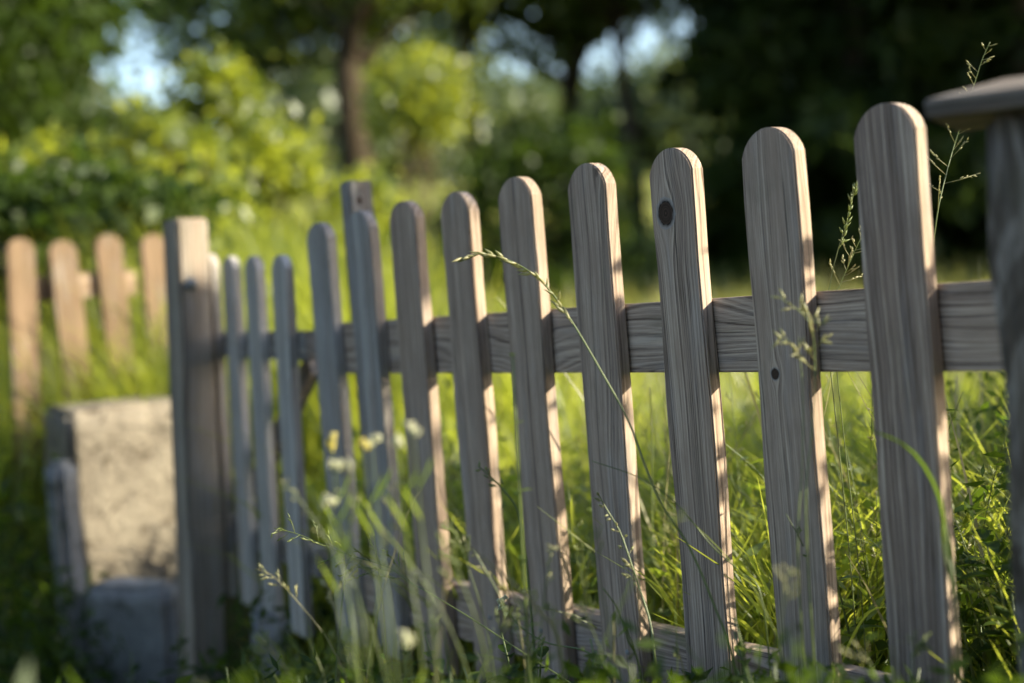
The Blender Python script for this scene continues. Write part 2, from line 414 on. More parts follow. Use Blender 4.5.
# ------------------------------------------------------------------ gate
gd = [(276, 252, 2.20), (247, 254.5, 2.325), (224.5, 255.5, 2.44), (205, 254, 2.555)]
GP = [at(*q) for q in gd]
gv = GP[0]-GP[3]; gth = math.atan2(gv[1], gv[0])
gate = empty('picket_gate', (GP[3][0], GP[3][1], 0), gth)
meta(gate, 'low silvery picket gate hanging between the square posts', 'gate')
for q in GP:
    s = float((q-GP[3])[:2] @ unit(gv[:2]))
    o = link('picket', picket_mesh('gate_picket', .066, .015, q[2]-.06, rise=.024, jit=.0005), M['gate_wood'], gate)
    o.location = (s, 0, .06)
tilt(gate, 1.5, .62)
Lg = float(np.linalg.norm(gv[:2]))
for z0 in (.488, .155):
    o = link('rail', box_mesh('rail', -.035, Lg+.06, 0, .020, 0, .045, .002), M['silver_rail'], gate); o.location = (0, .017, z0)
bm = box_mesh('brace', 0, math.hypot(Lg, .29), .018, .034, -.02, .02, .002)
o = link('brace', bm, M['silver_rail'], gate); o.location = (0, .001, .20); o.rotation_euler = (0, -math.atan2(.27, Lg), 0); o.location = (0, .0195, .205)

# ------------------------------------------------------------------ sunlit fence on the left
lf = [(20, 238, 3.36), (62, 240, 3.42), (108, 234, 3.50), (153, 234, 3.58)]
LP = [at(*q) for q in lf]; lv = LP[3]-LP[0]; lth = R(33)
lu = np.array([math.cos(lth), math.sin(lth), 0])
lfen = empty('picket_fence', (LP[0][0], LP[0][1], 0), lth)
meta(lfen, 'sunlit tan picket fence half sunk in grass at the left edge', 'fence')
for k, q in enumerate(LP):
    rel = q-LP[0]; s = float(rel[:2] @ lu[:2]); v = float(rel[:2] @ np.array([-lu[1], lu[0]]))
    o = link('picket', picket_mesh('tan_picket', .066, .02, q[2]+.02, rise=.027, jit=.001), M['tan'], lfen)
    ln = R([2.4, -1.8, -1.3, 0][k]); o.location = (s-math.sin(ln)*q[2], v, -.02); o.rotation_euler = (0, ln, 0)
for z0 in (.635, .225):
    o = link('rail', box_mesh('rail', -.02, .285, 0, .03, 0, .062, .003), M['tan_rail'], lfen); o.location = (0, .045, z0)

# ------------------------------------------------------------------ stones by the gate
def stone(name, px0, px1, ytop, Z, depth, zb, mat, label, rz, warp=.009, seed=1, group=None, cat='stone'):
    a_ = at(px0, ytop, Z); b_ = at(px1, ytop, Z); w = abs(b_[0]-a_[0])/math.cos(rz)*1.0
    r_ = empty(name, (a_[0], a_[1], zb), rz) if False else None
    me = box_mesh(name, 0, w, 0, depth, 0, a_[2]-zb, .012, 2, cuts=16, warp=warp, seed=seed)
    o = link(name, me, mat); o.location = (a_[0], a_[1], zb); o.rotation_euler = (0, 0, rz)
    meta(o, label, cat, group); return o
stone('concrete_block', 66, 178, 412, 2.95, .30, -.32, M['stone'], 'pale rough concrete block lit by the sun beside the gate post', R(28), seed=4, cat='block')
stone('edging_stone', 40, 62, 462, 2.80, .05, -.32, M['stone_grey'], 'low grey edging stone at the left of the sunlit block', R(-38), seed=8)
stone('step_or_shade_stone', 80, 172, 588, 2.78, .10, -.34, M['stone_grey'], 'added grey stone standing in for the shade at the foot of the sunlit block', R(-20), seed=22)  # added stone, stands in for the shadow on the block's lower face
stone('step_or_shade_stone', 250, 286, 622, 2.28, .22, -.34, M['stone_grey'], 'pale grey step stone under the gate', R(10), seed=15)

# ------------------------------------------------------------------ grass sheets
def grass_mesh(name, X, Y, H, Wd, lean, segs=4, curl=.5, fold=True):
    n = len(X); Z0 = ground(X, Y)-.01
    az = rng.uniform(0, 2*np.pi, n); fa = az+rng.normal(0, .6, n)
    la = lean*rng.uniform(.3, 1.4, n)
    t = np.linspace(0, 1, segs+1)
    V = np.zeros((n, segs+1, 2, 3), np.float32)
    side = np.stack([-np.sin(fa), np.cos(fa)], 1)
    for k, tk in enumerate(t):
        hz = H*(tk - curl*la*tk**3*.5); ho = H*la*tk**2
        cx = X+np.cos(az)*ho; cy = Y+np.sin(az)*ho; cz = Z0+hz
        ww = Wd*.5*(1-tk**2.2)*(.7+.3*min(1, tk*4))+.0002
        for q, sg in enumerate((-1, 1)):
            V[:, k, q, 0] = cx+sg*side[:, 0]*ww; V[:, k, q, 1] = cy+sg*side[:, 1]*ww; V[:, k, q, 2] = cz
    base = (np.arange(n)*(segs+1)*2)[:, None]
    Fs = []
    for k in range(segs):
        Fs.append(np.stack([base[:, 0]+2*k, base[:, 0]+2*k+1, base[:, 0]+2*k+3, base[:, 0]+2*k+2], 1))
    return npmesh(name, V.reshape(-1, 3), np.concatenate(Fs), True)
def side_of_fence(x, y):   # >0 = behind the main fence
    return (x-P1[0])*nb[0] + (y-P1[1])*nb[1]
def scatter(n, y0, y1, xl, xr, pw=1.):
    Y = y0+(y1-y0)*rng.random(n)**pw; X = Y*(xl+(xr-xl)*rng.random(n)); return X, Y
def clump(X, Y, sc, thr):
    v = np.sin(X*sc+1.3*np.sin(Y*sc*.7))*np.cos(Y*sc*1.1+1.7*np.sin(X*sc*.6)); return v > thr
# nearer meadow behind the fence
X, Y = scatter(52000, 1.25, 7.5, -.46, .5, 1.25)
ok = (side_of_fence(X, Y) > .05) & ~((X < -.42) & (Y < 3.2))
X, Y = X[ok], Y[ok]
cl = np.sin(X*9+1.7*np.sin(Y*5))*np.cos(Y*8+1.9*np.sin(X*6))+.5*np.sin(X*23+Y*17)
H = rng.uniform(.14, .34, len(X))*np.where(cl > .15, 1.4, np.where(cl < -.45, .25, .75)) + .30*sm(2.2, 3.6, Y)*sm(.35, -.25, X/Y*2.0+.1)*rng.uniform(.3, 1.3, len(X))
H *= (.75+.25*sm(.1, .5, side_of_fence(X, Y)))
H = np.where((Y > 2.55) & (Y < 3.2) & (X < .15) & (X > -.6), H*.30, H)
o = link('meadow_grass', grass_mesh('meadow_grass', X, Y, H, rng.uniform(.0035, .010, len(X)), .6), M['meadow'])
meta(o, 'bright sunlit meadow grass growing behind the grey picket fence', 'grass', kind='stuff')
X, Y = scatter(1500, 1.4, 7.0, -.44, .48, 1.1); ok = (side_of_fence(X, Y) > .09) & ~((X < .1) & (Y < 3.2)); X, Y = X[ok], Y[ok]
o = link('meadow_stalks', grass_mesh('meadow_stalks', X, Y, rng.uniform(.28, .62, len(X)), rng.uniform(.0028, .0055, len(X)), .3, 6), M['straw'])
meta(o, 'thin pale flowering stalks standing above the meadow grass', 'grass', kind='stuff')
# bank grass on the left, around the tan fence
X = rng.uniform(-2.6, -.45, 16000); Y = rng.uniform(2.9, 4.6, 16000)
H = rng.uniform(.10, .34, len(X)); keep = ~((X > -1.12) & (X < -.55) & (Y < 3.30)) ; X, Y, H = X[keep], Y[keep], H[keep]
o = link('bank_grass', grass_mesh('bank_grass', X, Y, H, rng.uniform(.004, .009, len(X)), .6), M['meadow'])
meta(o, 'tangled grass on the bank around the sunlit tan pickets', 'grass', kind='stuff')
# foreground grass in front of the fence (low, shady)
X = rng.uniform(-1.2, .75, 15000); Y = rng.uniform(.75, 2.9, 15000)
sf = side_of_fence(X, Y); ok = (sf < -.02) & (sf > -.75); X, Y = X[ok], Y[ok]
H = rng.uniform(.05, .17, len(X))
o = link('verge_grass', grass_mesh('verge_grass', X, Y, H, rng.uniform(.002, .005, len(X)), .6), M['meadow'])
meta(o, 'short shaded grass along the near foot of the fence', 'grass', kind='stuff')
# far meadow: long blades over the rising slope
X, Y = scatter(42000, 7.2, 62, -.42, .5, 1.6)
H = rng.uniform(.15, .4, len(X))*(1+Y*.006)
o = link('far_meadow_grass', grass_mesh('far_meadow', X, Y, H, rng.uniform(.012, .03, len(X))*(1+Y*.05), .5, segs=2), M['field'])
meta(o, 'open meadow grass rising into the distance beyond the trees', 'grass', kind='stuff')

# ------------------------------------------------------------------ trees and shrubs
def leaves_mesh(name, Cn, L, Wd, droop=.3):
    n = len(Cn); dirv = rng.normal(0, 1, (n, 3)); dirv[:, 2] -= droop; dirv /= np.linalg.norm(dirv, axis=1)[:, None]
    s = np.cross(dirv, rng.normal(0, 1, (n, 3))); s /= np.linalg.norm(s, axis=1)[:, None]
    nn = np.cross(dirv, s); L = L[:, None]; Wd = Wd[:, None]
    V = np.stack([Cn, Cn+dirv*L*.42+s*Wd*.5+nn*Wd*.12, Cn+dirv*L-nn*L*.12, Cn+dirv*L*.42-s*Wd*.5+nn*Wd*.12], 1)
    b = (np.arange(n)*4)[:, None]; Fq = b+np.array([0, 1, 2, 3])
    return npmesh(name, V.reshape(-1, 3), Fq, False)
def crown_points(cen, rad, nclump, nleaf, spread, shell=.55, zmin=None):
    cc = []
    while len(cc) < nclump:
        p = rng.uniform(-1, 1, 3); r = np.linalg.norm(p)
        if r < 1 and (r > shell or rng.random() < .25): cc.append(np.array(cen)+p*np.array(rad))
    cc = np.array(cc); sc_ = rng.uniform(.5, 1.5, nclump)
    w = sc_**2; w /= w.sum()
    idx = rng.choice(nclump, nleaf, p=w)
    P = cc[idx] + rng.normal(0, 1, (nleaf, 3))*spread*sc_[idx][:, None]*np.array([1, 1, .7])
    return cc, P
def tree(name, label, cat, x, y, h, tr, cen, rad, ncl, nlf, spread, leaf, mat, bark='bark', lean=(0, 0), group=None, limbs=14, trunkh=None, cut=None, stems=1, shell=.55):
    z0 = G(x, y); root = empty(name, (x, y, z0)); meta(root, label, cat, group)
    cc, P = crown_points(cen, rad, ncl, nlf, spread, shell)
    P = P[P[:, 2] > .05]
    if cut is not None: P = P[cut(P+np.array([x, y, z0]))]
    mb = MB(); tp = []
    for st in range(stems):
        off = np.array([0, 0, 0.]) if stems == 1 else np.array([*(rng.normal(0, .05, 2)), 0])
        topo = np.array([lean[0], lean[1], h*(trunkh or .8)]) if stems == 1 else np.array([*(np.array(rad[:2])*rng.uniform(-.6, .6, 2)+np.array(cen[:2])), h*rng.uniform(.6, .9)])
        path = spline([off+(0, 0, -.15), off+topo*.33+np.array([*rng.normal(0, .02*h, 2), 0]), off+topo*.66+np.array([*rng.normal(0, .03*h, 2), 0]), off+topo], 15)
        tube(mb, path, np.linspace(tr, tr*.25, len(path)), 9 if stems == 1 else 5); tp.append(path)
    for c in cc[rng.permutation(len(cc))[:limbs]]:
        path = tp[rng.integers(len(tp))]; k = int(np.clip(np.argmin(np.abs(path[:, 2]-c[2]*.75)), 2, len(path)-2)); s_ = path[k]
        mid = (s_+c)/2+np.array([0, 0, .06*np.linalg.norm(c-s_)])
        pl = spline([s_, mid, c], 8); tube(mb, pl, np.linspace(tr*(.42 if stems == 1 else .6), tr*.08, len(pl)), 5)
    link('trunk' if stems == 1 else 'stems', mb.mesh('trunk', True), M[bark], root)
    L = rng.uniform(.6, 1.35, len(P))*leaf
    link('crown' if stems == 1 else 'foliage', leaves_mesh('crown', P, L, L*rng.uniform(.45, .75, len(P))), M[mat], root)
    return root
def conifer(label, x, y, h, r0, mat='spruce', group=None, n=16000, z_low=.2, leaf=.2, name='spruce_tree'):
    z0 = G(x, y); root = empty(name, (x, y, z0)); meta(root, label, 'tree', group)
    mb = MB(); tube(mb, [(0, 0, -.3), (0, 0, h*.5), (0, 0, h)], [h*.018, h*.011, .01], 8)
    pts = []; nb_ = int(h*11)
    for i in range(nb_):
        zz = z_low+(h-z_low)*(i/nb_)**.95; rr = r0*(1-zz/h)**.8*rng.uniform(.7, 1.12)+.1; a_ = rng.uniform(0, 6.283)
        tip = np.array([math.cos(a_)*rr, math.sin(a_)*rr, zz-.22*rr]); st = np.array([0, 0, zz])
        pl = spline([st, (st+tip)/2+(0, 0, .03*rr), tip], 5); tube(mb, pl, np.linspace(.03, .006, len(pl)), 4)
        m_ = max(8, int(n/nb_*(rr/r0*1.6+.15))); tt = rng.uniform(.12, 1.02, m_)[:, None]
        q = st+(tip-st)*tt; wv = rng.normal(0, 1, (m_, 3))*np.array([1, 1, .55])*(.07+.13*rr*(1-tt*.6)*.55); pts.append(q+wv)
    link('trunk', mb.mesh('trunk', True), M['bark'], root)
    P = np.concatenate(pts); L = rng.uniform(.6, 1.3, len(P))*leaf
    link('crown', leaves_mesh('crown', P, L, L*.34, .8), M[mat], root); return root
def pos(px, Z): q = at(px, 300, Z); return q[0], q[1]

# bright hazel shrubs at the left
for (px, Z, yt, rx, ncl, nl, lb) in [
    (228, 6.0, 55, .34, 70, 6500, 'tallest bright hazel shrub rising behind the gate'),
    (296, 6.5, 112, .33, 60, 5200, 'bright bushy shrub left of the brown tree trunk'),
    (150, 5.5, 100, .36, 60, 5200, 'bright shrub behind the square gate post'),
    (42, 5.4, 128, .42, 60, 5200, 'yellow-green shrub above the sunlit tan fence'),
    (-70, 5.2, 150, .40, 50, 4200, 'leafy shrub cut off by the left edge of the picture'),
    (366, 7.2, 168, .30, 36, 2800, 'lowest of the bright shrubs, at the foot of the brown trunk')]:
    x, y = pos(px, Z); h = at(px, yt, Z)[2]-G(x, y)
    tree('hazel_shrub', lb, 'shrub', x, y, h, .012, (0, 0, h*.50), (rx, rx*.85, h*.44), ncl, nl, .055, .062, 'shrub', 'twig', group='bright shrubs on the left', limbs=26, stems=6, shell=.6)
x, y = pos(105, 4.7)
tree('dark_shrub', 'low shrub behind the tan pickets with shade put into its dark leaf colour', 'shrub', x, y, .95, .010, (0, 0, .45), (.50, .3, .42), 50, 7500, .07, .055, 'shrub_dark', 'twig', limbs=18, stems=5)  # leaf colour kept dark to stand in for shade under the bright shrubs
x, y = pos(440, 11.5)
tree('pale_shrub', 'pale sunlit shrub in the gap right of the brown trunk', 'shrub', x, y, 2.1, .02, (0, 0, 1.75), (.32, .3, .38), 30, 2300, .10, .085, 'shrub', 'twig', limbs=16, stems=4)
x, y = pos(540, 12.5)
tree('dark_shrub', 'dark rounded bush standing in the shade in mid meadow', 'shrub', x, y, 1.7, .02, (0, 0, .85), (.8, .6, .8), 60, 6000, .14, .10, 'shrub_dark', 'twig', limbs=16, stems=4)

x, y = pos(285, 14)
tree('broad_tree', 'dark leafy tree above the bright shrubs, right of the sky gap', 'tree', x, y, 5.2, .12, (-.1, 0, 3.2), (1.45, 1.3, 1.2), 110, 26000, .17, .10, 'oak', limbs=24, trunkh=.7, shell=.3)
x, y = pos(640, 15)
tree('broad_tree', 'dark leafy tree hanging over the lit strip of meadow', 'tree', x, y, 5.6, .11, (0, 0, 4.1), (1.5, 1.3, 1.15), 110, 21000, .2, .10, 'oak', limbs=24, trunkh=.75, shell=.3)
x, y = pos(480, 15.5)
tree('broad_tree', 'dark leafy tree just right of the brown trunk', 'tree', x, y, 5.6, .10, (0, 0, 4.2), (1.3, 1.2, 1.15), 90, 16000, .2, .10, 'oak', limbs=24, trunkh=.75, shell=.3)
x, y = pos(8, 8.0)
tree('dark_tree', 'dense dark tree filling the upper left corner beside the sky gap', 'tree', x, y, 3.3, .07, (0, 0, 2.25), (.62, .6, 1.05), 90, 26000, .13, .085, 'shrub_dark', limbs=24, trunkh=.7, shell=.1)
# dark spruces at the right
for (px, Z, h, r0, lb) in [
    (800, 15.5, 9, 1.5, 'dark spruce nearest the lit strip of meadow'),
    (872, 13.5, 9, 1.6, 'dark spruce right of the lit strip, second in the row'),
    (950, 14.5, 10, 2.1, 'dark spruce behind the nearest pickets, third in the row'),
    (1040, 13.0, 9, 2.1, 'dark spruce at the right edge behind the capped post'),
    (880, 19.0, 11, 2.2, 'tall dark spruce filling the gap behind the first two of the row'),
    (980, 19.5, 12, 2.8, 'tall dark spruce at the back, right of the others')]:
    x, y = pos(px, Z); conifer(lb, x, y, h, r0, group='dark spruces at the right', n=15000, leaf=.24, z_low=.1)
x, y = pos(-5, 9.0); conifer('dark spruce looming at the upper left corner', x, y, 8.5, 1.25, group=None, n=26000, leaf=.2, z_low=.3)

# broad trees
x, y = pos(382, 12.5)
tree('broad_tree', 'broad tree with a brown trunk left of centre', 'tree', x, y, 7.5, .16, (-.1, 0, 4.2), (2.35, 2.2, 1.9), 130, 17000, .26, .10, 'oak', limbs=40, trunkh=.75)
x, y = pos(585, 17)
tree('broad_tree', 'broad tree with thin foliage over the centre of the picture', 'tree', x, y, 8, .17, (-.1, 0, 4.2), (2.5, 2.2, 1.7), 120, 17000, .28, .12, 'oak', limbs=40, trunkh=.7)
# far tree line
for i, (px, Z, h, r, lb) in enumerate([
    (410, 52, 5.6, 3.0, 'far round tree behind the brown trunk'),
    (480, 60, 4.6, 3.2, 'far tree on the hill crest, left of centre'),
    (560, 64, 4.3, 3.4, 'far hazy tree on the hill crest over the centre'),
    (635, 66, 4.6, 3.6, 'far hazy tree standing above the lit meadow strip'),
    (705, 62, 5.4, 3.6, 'far tree at the right end of the lit meadow'),
    (80, 44, 3.6, 3.4, 'far low tree glimpsed at the upper left below the sky gap'),
    (330, 48, 4.6, 2.8, 'far tree glimpsed above the bright shrubs')]):
    x, y = pos(px, Z)
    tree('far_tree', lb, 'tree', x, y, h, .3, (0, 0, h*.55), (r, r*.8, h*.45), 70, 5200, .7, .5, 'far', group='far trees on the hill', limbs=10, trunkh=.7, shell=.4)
# unseen spruces added outside the frame to the right to shade the background
for (x, y, h, r0, lb) in [
    (9.5, 13.5, 11, 2.6, 'unseen spruce beyond the right edge, nearest'), (13, 11.2, 12, 2.8, 'unseen spruce beyond the right edge, in front'),
    (14.5, 15.5, 13, 3.0, 'unseen spruce beyond the right edge, behind'), (18.5, 13.2, 13, 3.0, 'unseen spruce beyond the right edge, middle of the group'),
    (19.5, 18, 14, 3.2, 'unseen spruce beyond the right edge, at the back'), (24, 15.5, 15, 3.4, 'unseen spruce beyond the right edge, farthest out')]:
    conifer(lb, x, y, h, r0, group='unseen spruces beyond the right edge', n=9000, leaf=.42, z_low=.2)

for (x, y, h, r0, lb) in [(2.6, -3.4, 9, 1.7, 'unseen spruce behind the camera, right'), (4.6, -2.6, 9, 1.6, 'unseen spruce behind the camera, far right'), (.6, -4.6, 10, 1.8, 'unseen spruce behind the camera, middle'), (-1.6, -5.6, 10, 1.8, 'unseen spruce behind the camera, left'), (6.8, -3.0, 10, 1.8, 'unseen spruce behind the camera, farthest right')]:  # unseen trees added to hold back sky light from behind right
    conifer(lb, x, y, h, r0, group='unseen spruces behind the camera', n=7000, leaf=.32, z_low=.15)
for (x, y, h, r0, lb) in [(-3.9, 5.2, 8, 1.6, 'unseen spruce outside the left edge, beside the tan fence'), (-3.4, 2.0, 8, 1.3, 'unseen spruce outside the left edge, level with the camera'), (-5.6, 8.6, 10, 2.0, 'unseen spruce outside the left edge, farther back')]:  # unseen trees added to cut the sky light on the left bank
    conifer(lb, x, y, h, r0, group='unseen spruces beyond the left edge', n=8000, leaf=.3, z_low=.2)

# ------------------------------------------------------------------ grass stalks and herbs
def panicle_bits(mb, P, side_len, n, L, w, spread=.5, droop=.0):
    """small spikelets on short side branches along the path P"""
    P = np.asarray(P); T = np.gradient(P, axis=0)
    for i in range(n):
        t = (i+.5)/n; k = min(len(P)-1, int(t*(len(P)-1))); tv = unit(T[k]); rnd_ = unit(np.cross(tv, rng.normal(0, 1, 3)))
        dv = unit(tv*(1-spread*.6)+rnd_*spread+np.array([0, 0, -droop])); Ls = side_len*(1.15-t)*rng.uniform(.5, 1.1)
        e = P[k]+dv*Ls
        if Ls > .004: tube(mb, [P[k], (P[k]+e)/2+rnd_*Ls*.05, e], [.00035, .0003, .00025], 4)
        m_ = 1 if Ls < .008 else int(2+Ls/.008)
        for j in range(m_):
            b = P[k]+(e-P[k])*(1-(j/m_)*.6) ; dd = unit(dv+rng.normal(0, .3, 3)); spindle(mb, b, dd, L*rng.uniform(.8, 1.2), w*rng.uniform(.8, 1.15))
def to_ground(P):
    p = P[-1]; q = P[-1]-P[-2]; x = p[0]+q[0]*.3; y = p[1]+q[1]*.3
    return [np.array([p[0]+(x-p[0])*.6, p[1]+(y-p[1])*.6, (p[2]+G(x, y))*.5]), np.array([x, y, G(x, y)-.01])]
def stalk(label, pts, r=.0009, head=None, mat='stem', seedmat='seed', n=20, L=.006, w=.0018, side=.01, spread=.5, ground_=True, leaf=None, cat='grass stalk', name='grass_stalk', group=None, droop=0.):
    """pts: (px, py, depth) from the tip downwards; head = how many leading points carry the seed head"""
    P = [at(*q) for q in pts]
    if ground_: P = P+to_ground(P)
    path = spline(P, 10*len(P)); root = empty(name, tuple(P[-1])); meta(root, label, cat, group); P0 = np.array(P[-1])
    mb = MB(); tube(mb, path-P0, np.linspace(r*.45, r*1.15, len(path)), 6); link('stem', mb.mesh('stem', True), M[mat], root)
    if head:
        hp = spline([at(*q) for q in pts[:head]], 26)[::-1]; mb = MB(); panicle_bits(mb, hp-P0, side, n, L, w, spread, droop)
        link('seed_head', mb.mesh('seed_head', True), M[seedmat], root)
    for lf_ in (leaf or []):
        lp = spline([at(*q) for q in lf_[0]], 16)-P0; mb = MB(); t = np.linspace(0, 1, len(lp))
        blade(mb, lp, lf_[1]*np.clip(np.minimum(t*5+.35, (1-t)*2.2+.03), 0, 1)); link('leaf', mb.mesh('leaf', True), M[lf_[2] if len(lf_) > 2 else 'weed'], root)
    return root
# the long arching stalk in the centre
stalk('long arching grass stalk with a pale head drooping across two mid pickets', [(459, 259, 1.36), (480, 254, 1.36), (505, 259, 1.36), (530, 272, 1.36), (551, 292, 1.355), (574, 325, 1.35), (601, 371, 1.34), (628, 420, 1.33), (645, 465, 1.32), (662, 505, 1.315), (688, 545, 1.31), (712, 600, 1.30), (735, 668, 1.29)],
      r=.0013, head=6, n=30, L=.013, w=.0034, side=.006, spread=.24)
o = bpy.data.objects[-1] if False else None
stalk('pale thin stalk crossing the fourth and third pickets from the right, low down', [(592, 461, 1.33), (640, 478, 1.33), (676, 503, 1.33), (712, 546, 1.33), (740, 572, 1.32), (762, 600, 1.31)], r=.0009, leaf=[([(762, 600, 1.31), (735, 566, 1.31), (700, 530, 1.31), (668, 500, 1.31)], .0028, 'stem')])
stalk('slanting stalk with an airy grass panicle in front of the gate end of the fence', [(274, 528, 1.42), (300, 535, 1.42), (340, 552, 1.42), (385, 566, 1.42), (410, 582, 1.41), (436, 597, 1.40), (480, 624, 1.39), (525, 654, 1.38), (570, 683, 1.37), (600, 708, 1.36)], r=.0009, head=5, n=22, side=.042, spread=.75, L=.0055, w=.0016, seedmat='seed_green')
stalk('curved stalk ending in a small cluster of white flowers near the bottom centre', [(500, 601, 1.40), (508, 612, 1.40), (522, 628, 1.40), (548, 643, 1.395), (582, 650, 1.39), (600, 662, 1.385), (614, 684, 1.38), (622, 710, 1.375)], r=.0012)
# airy panicle behind the nearest picket and the cap
stalk('thin stalk with an open panicle between the nearest picket and the capped post', [(990, 42, 1.52), (982, 60, 1.52), (974, 85, 1.52), (966, 110, 1.52), (955, 143, 1.52), (946, 175, 1.51), (938, 210, 1.50), (933, 250, 1.50), (930, 300, 1.50), (935, 420, 1.50), (945, 560, 1.50)], r=.0008, head=7, n=24, side=.035, spread=.8, L=.0045, w=.0019)
stalk('green grass head leaning over the upper rail beside the nearest picket', [(856, 186, 1.42), (852, 200, 1.42), (846, 225, 1.42), (838, 250, 1.42), (831, 280, 1.42), (826, 320, 1.42), (836, 420, 1.42), (850, 560, 1.42)], r=.0008, head=4, n=26, L=.008, w=.0024, side=.006, spread=.3, seedmat='seed_green')
stalk('open green panicle just left of the nearest picket, above the rail', [(868, 228, 1.44), (860, 240, 1.44), (850, 262, 1.44), (840, 285, 1.44), (832, 310, 1.44), (842, 420, 1.45), (858, 560, 1.45)], r=.0007, head=4, n=20, L=.005, w=.002, side=.026, spread=.7, seedmat='seed')
stalk('blurred pale seed head in front of the second picket from the right', [(777, 296, 1.2), (800, 312, 1.2), (812, 330, 1.2), (815, 370, 1.2), (812, 430, 1.19), (806, 520, 1.18)], r=.0008, head=4, n=14, L=.010, w=.0028, side=.016, spread=.7)
stalk('second blurred pale seed head a little lower in front of the same picket', [(778, 338, 1.2), (792, 346, 1.2), (800, 360, 1.2), (803, 400, 1.2), (802, 470, 1.19), (798, 560, 1.18)], r=.0007, head=3, n=9, L=.010, w=.0028, side=.012, spread=.6)
stalk('broad sunlit grass blade arching across the nearest picket', [(846, 424, 1.10), (880, 434, 1.10), (905, 447, 1.10), (925, 470, 1.10), (938, 500, 1.10), (948, 550, 1.10), (955, 600, 1.09)], r=.0010, leaf=[([(955, 600, 1.09), (946, 545, 1.10), (938, 500, 1.10), (922, 466, 1.10), (902, 445, 1.10), (875, 432, 1.10), (846, 424, 1.10)], .0085, 'nettle')])
stalk('thick pale blade leaning in front of the sixth picket from the right', [(462, 540, 1.12), (480, 556, 1.12), (500, 572, 1.12), (522, 592, 1.12), (540, 612, 1.12), (560, 650, 1.12)], r=.0017, mat='straw')
stalk('bright budding stalk in the gap between the fifth and sixth pickets', [(478, 466, 1.62), (492, 478, 1.62), (505, 492, 1.62), (517, 510, 1.62), (524, 545, 1.62), (530, 600, 1.62)], r=.0018, head=3, n=8, side=.01, L=.008, w=.003, seedmat='seed_green')
stalk('budding stalk in front of the fourth picket from the right', [(598, 494, 1.36), (606, 508, 1.36), (620, 532, 1.36), (630, 560, 1.355), (640, 590, 1.35), (650, 622, 1.34), (655, 660, 1.33)], r=.0012, head=5, n=15, side=.010, spread=.7, L=.006, w=.0030, seedmat='seed')
stalk('dark upright stalk beside the budding one', [(603, 588, 1.30), (618, 610, 1.30), (628, 640, 1.30), (640, 672, 1.30)], r=.0013, leaf=[([(640, 672, 1.3), (632, 645, 1.3), (618, 612, 1.3), (606, 590, 1.3)], .004, 'nettle')])
stalk('tall thin stalk standing in the gap between the third and fourth pickets', [(650, 388, 1.75), (652, 440, 1.75), (652, 520, 1.75), (654, 600, 1.75)], r=.0016, mat='stem')
# white flower cluster, part of the curved stalk -> its own parts
def flowerhead(root_label, px, py, Z, n, r, mat, size=.004):
    P0 = at(px, py, Z); root = [o for o in C.objects if o.get('label') == root_label][0]
    base = np.array(root.location); mb = MB()
    for i in range(n):
        c = P0-base+rng.normal(0, r, 3); 
        for k in range(5):
            a_ = k*1.2566+rng.random(); dv = unit(np.array([math.cos(a_), rng.normal(0, .3), math.sin(a_)])); spindle(mb, c, dv, size*rng.uniform(.7, 1.1), size*.62)
    link('flower', mb.mesh('flower', True), M[mat], root)
flowerhead('curved stalk ending in a small cluster of white flowers near the bottom centre', 503, 604, 1.40, 9, .0032, 'white', .0042)
# small blurred yellow-white flowers on the left
for (px, py, Z, mt, where) in [(413, 430, 0.96, 'white', 'pale flower pair high beside the seventh picket'), (398, 440, 0.98, 'white', 'small yellow flower left of the pale pair'), (364, 447, 1.00, 'yellow', 'bright yellow flower in front of the eighth picket'), (334, 463, 0.98, 'white', 'pale flower bud in front of the last picket by the gate'), (344, 466, 0.99, 'white', 'creamy bud just right of the pale bud'), (332, 444, 1.03, 'yellow', 'tiny yellow bud topmost before the gate'), (372, 440, 1.03, 'white', 'tiny pale bud above the bright yellow flower'), (406, 640, 0.93, 'white', 'hanging pale bell flower low in front of the fence'), (330, 505, 0.98, 'white', 'faint pale bud low before the last picket')]:
    stalk(where, [(px, py+2, Z), (px+3, py+40, Z), (px+10, py+110, Z), (px+24, max(py+180, 660), Z-.02)], r=.0007, cat='wild flower', name='wild_flower', group='small flowers in front of the far end of the fence',
          leaf=[([(px+8, py+90, Z), (px-6, py+66, Z), (px-14, py+52, Z)], .006, 'weed'), ([(px+5, py+60, Z), (px+16, py+40, Z), (px+20, py+26, Z)], .006, 'weed')])
    flowerhead(where, px, py, Z, 5, .0026, mt, .0042)

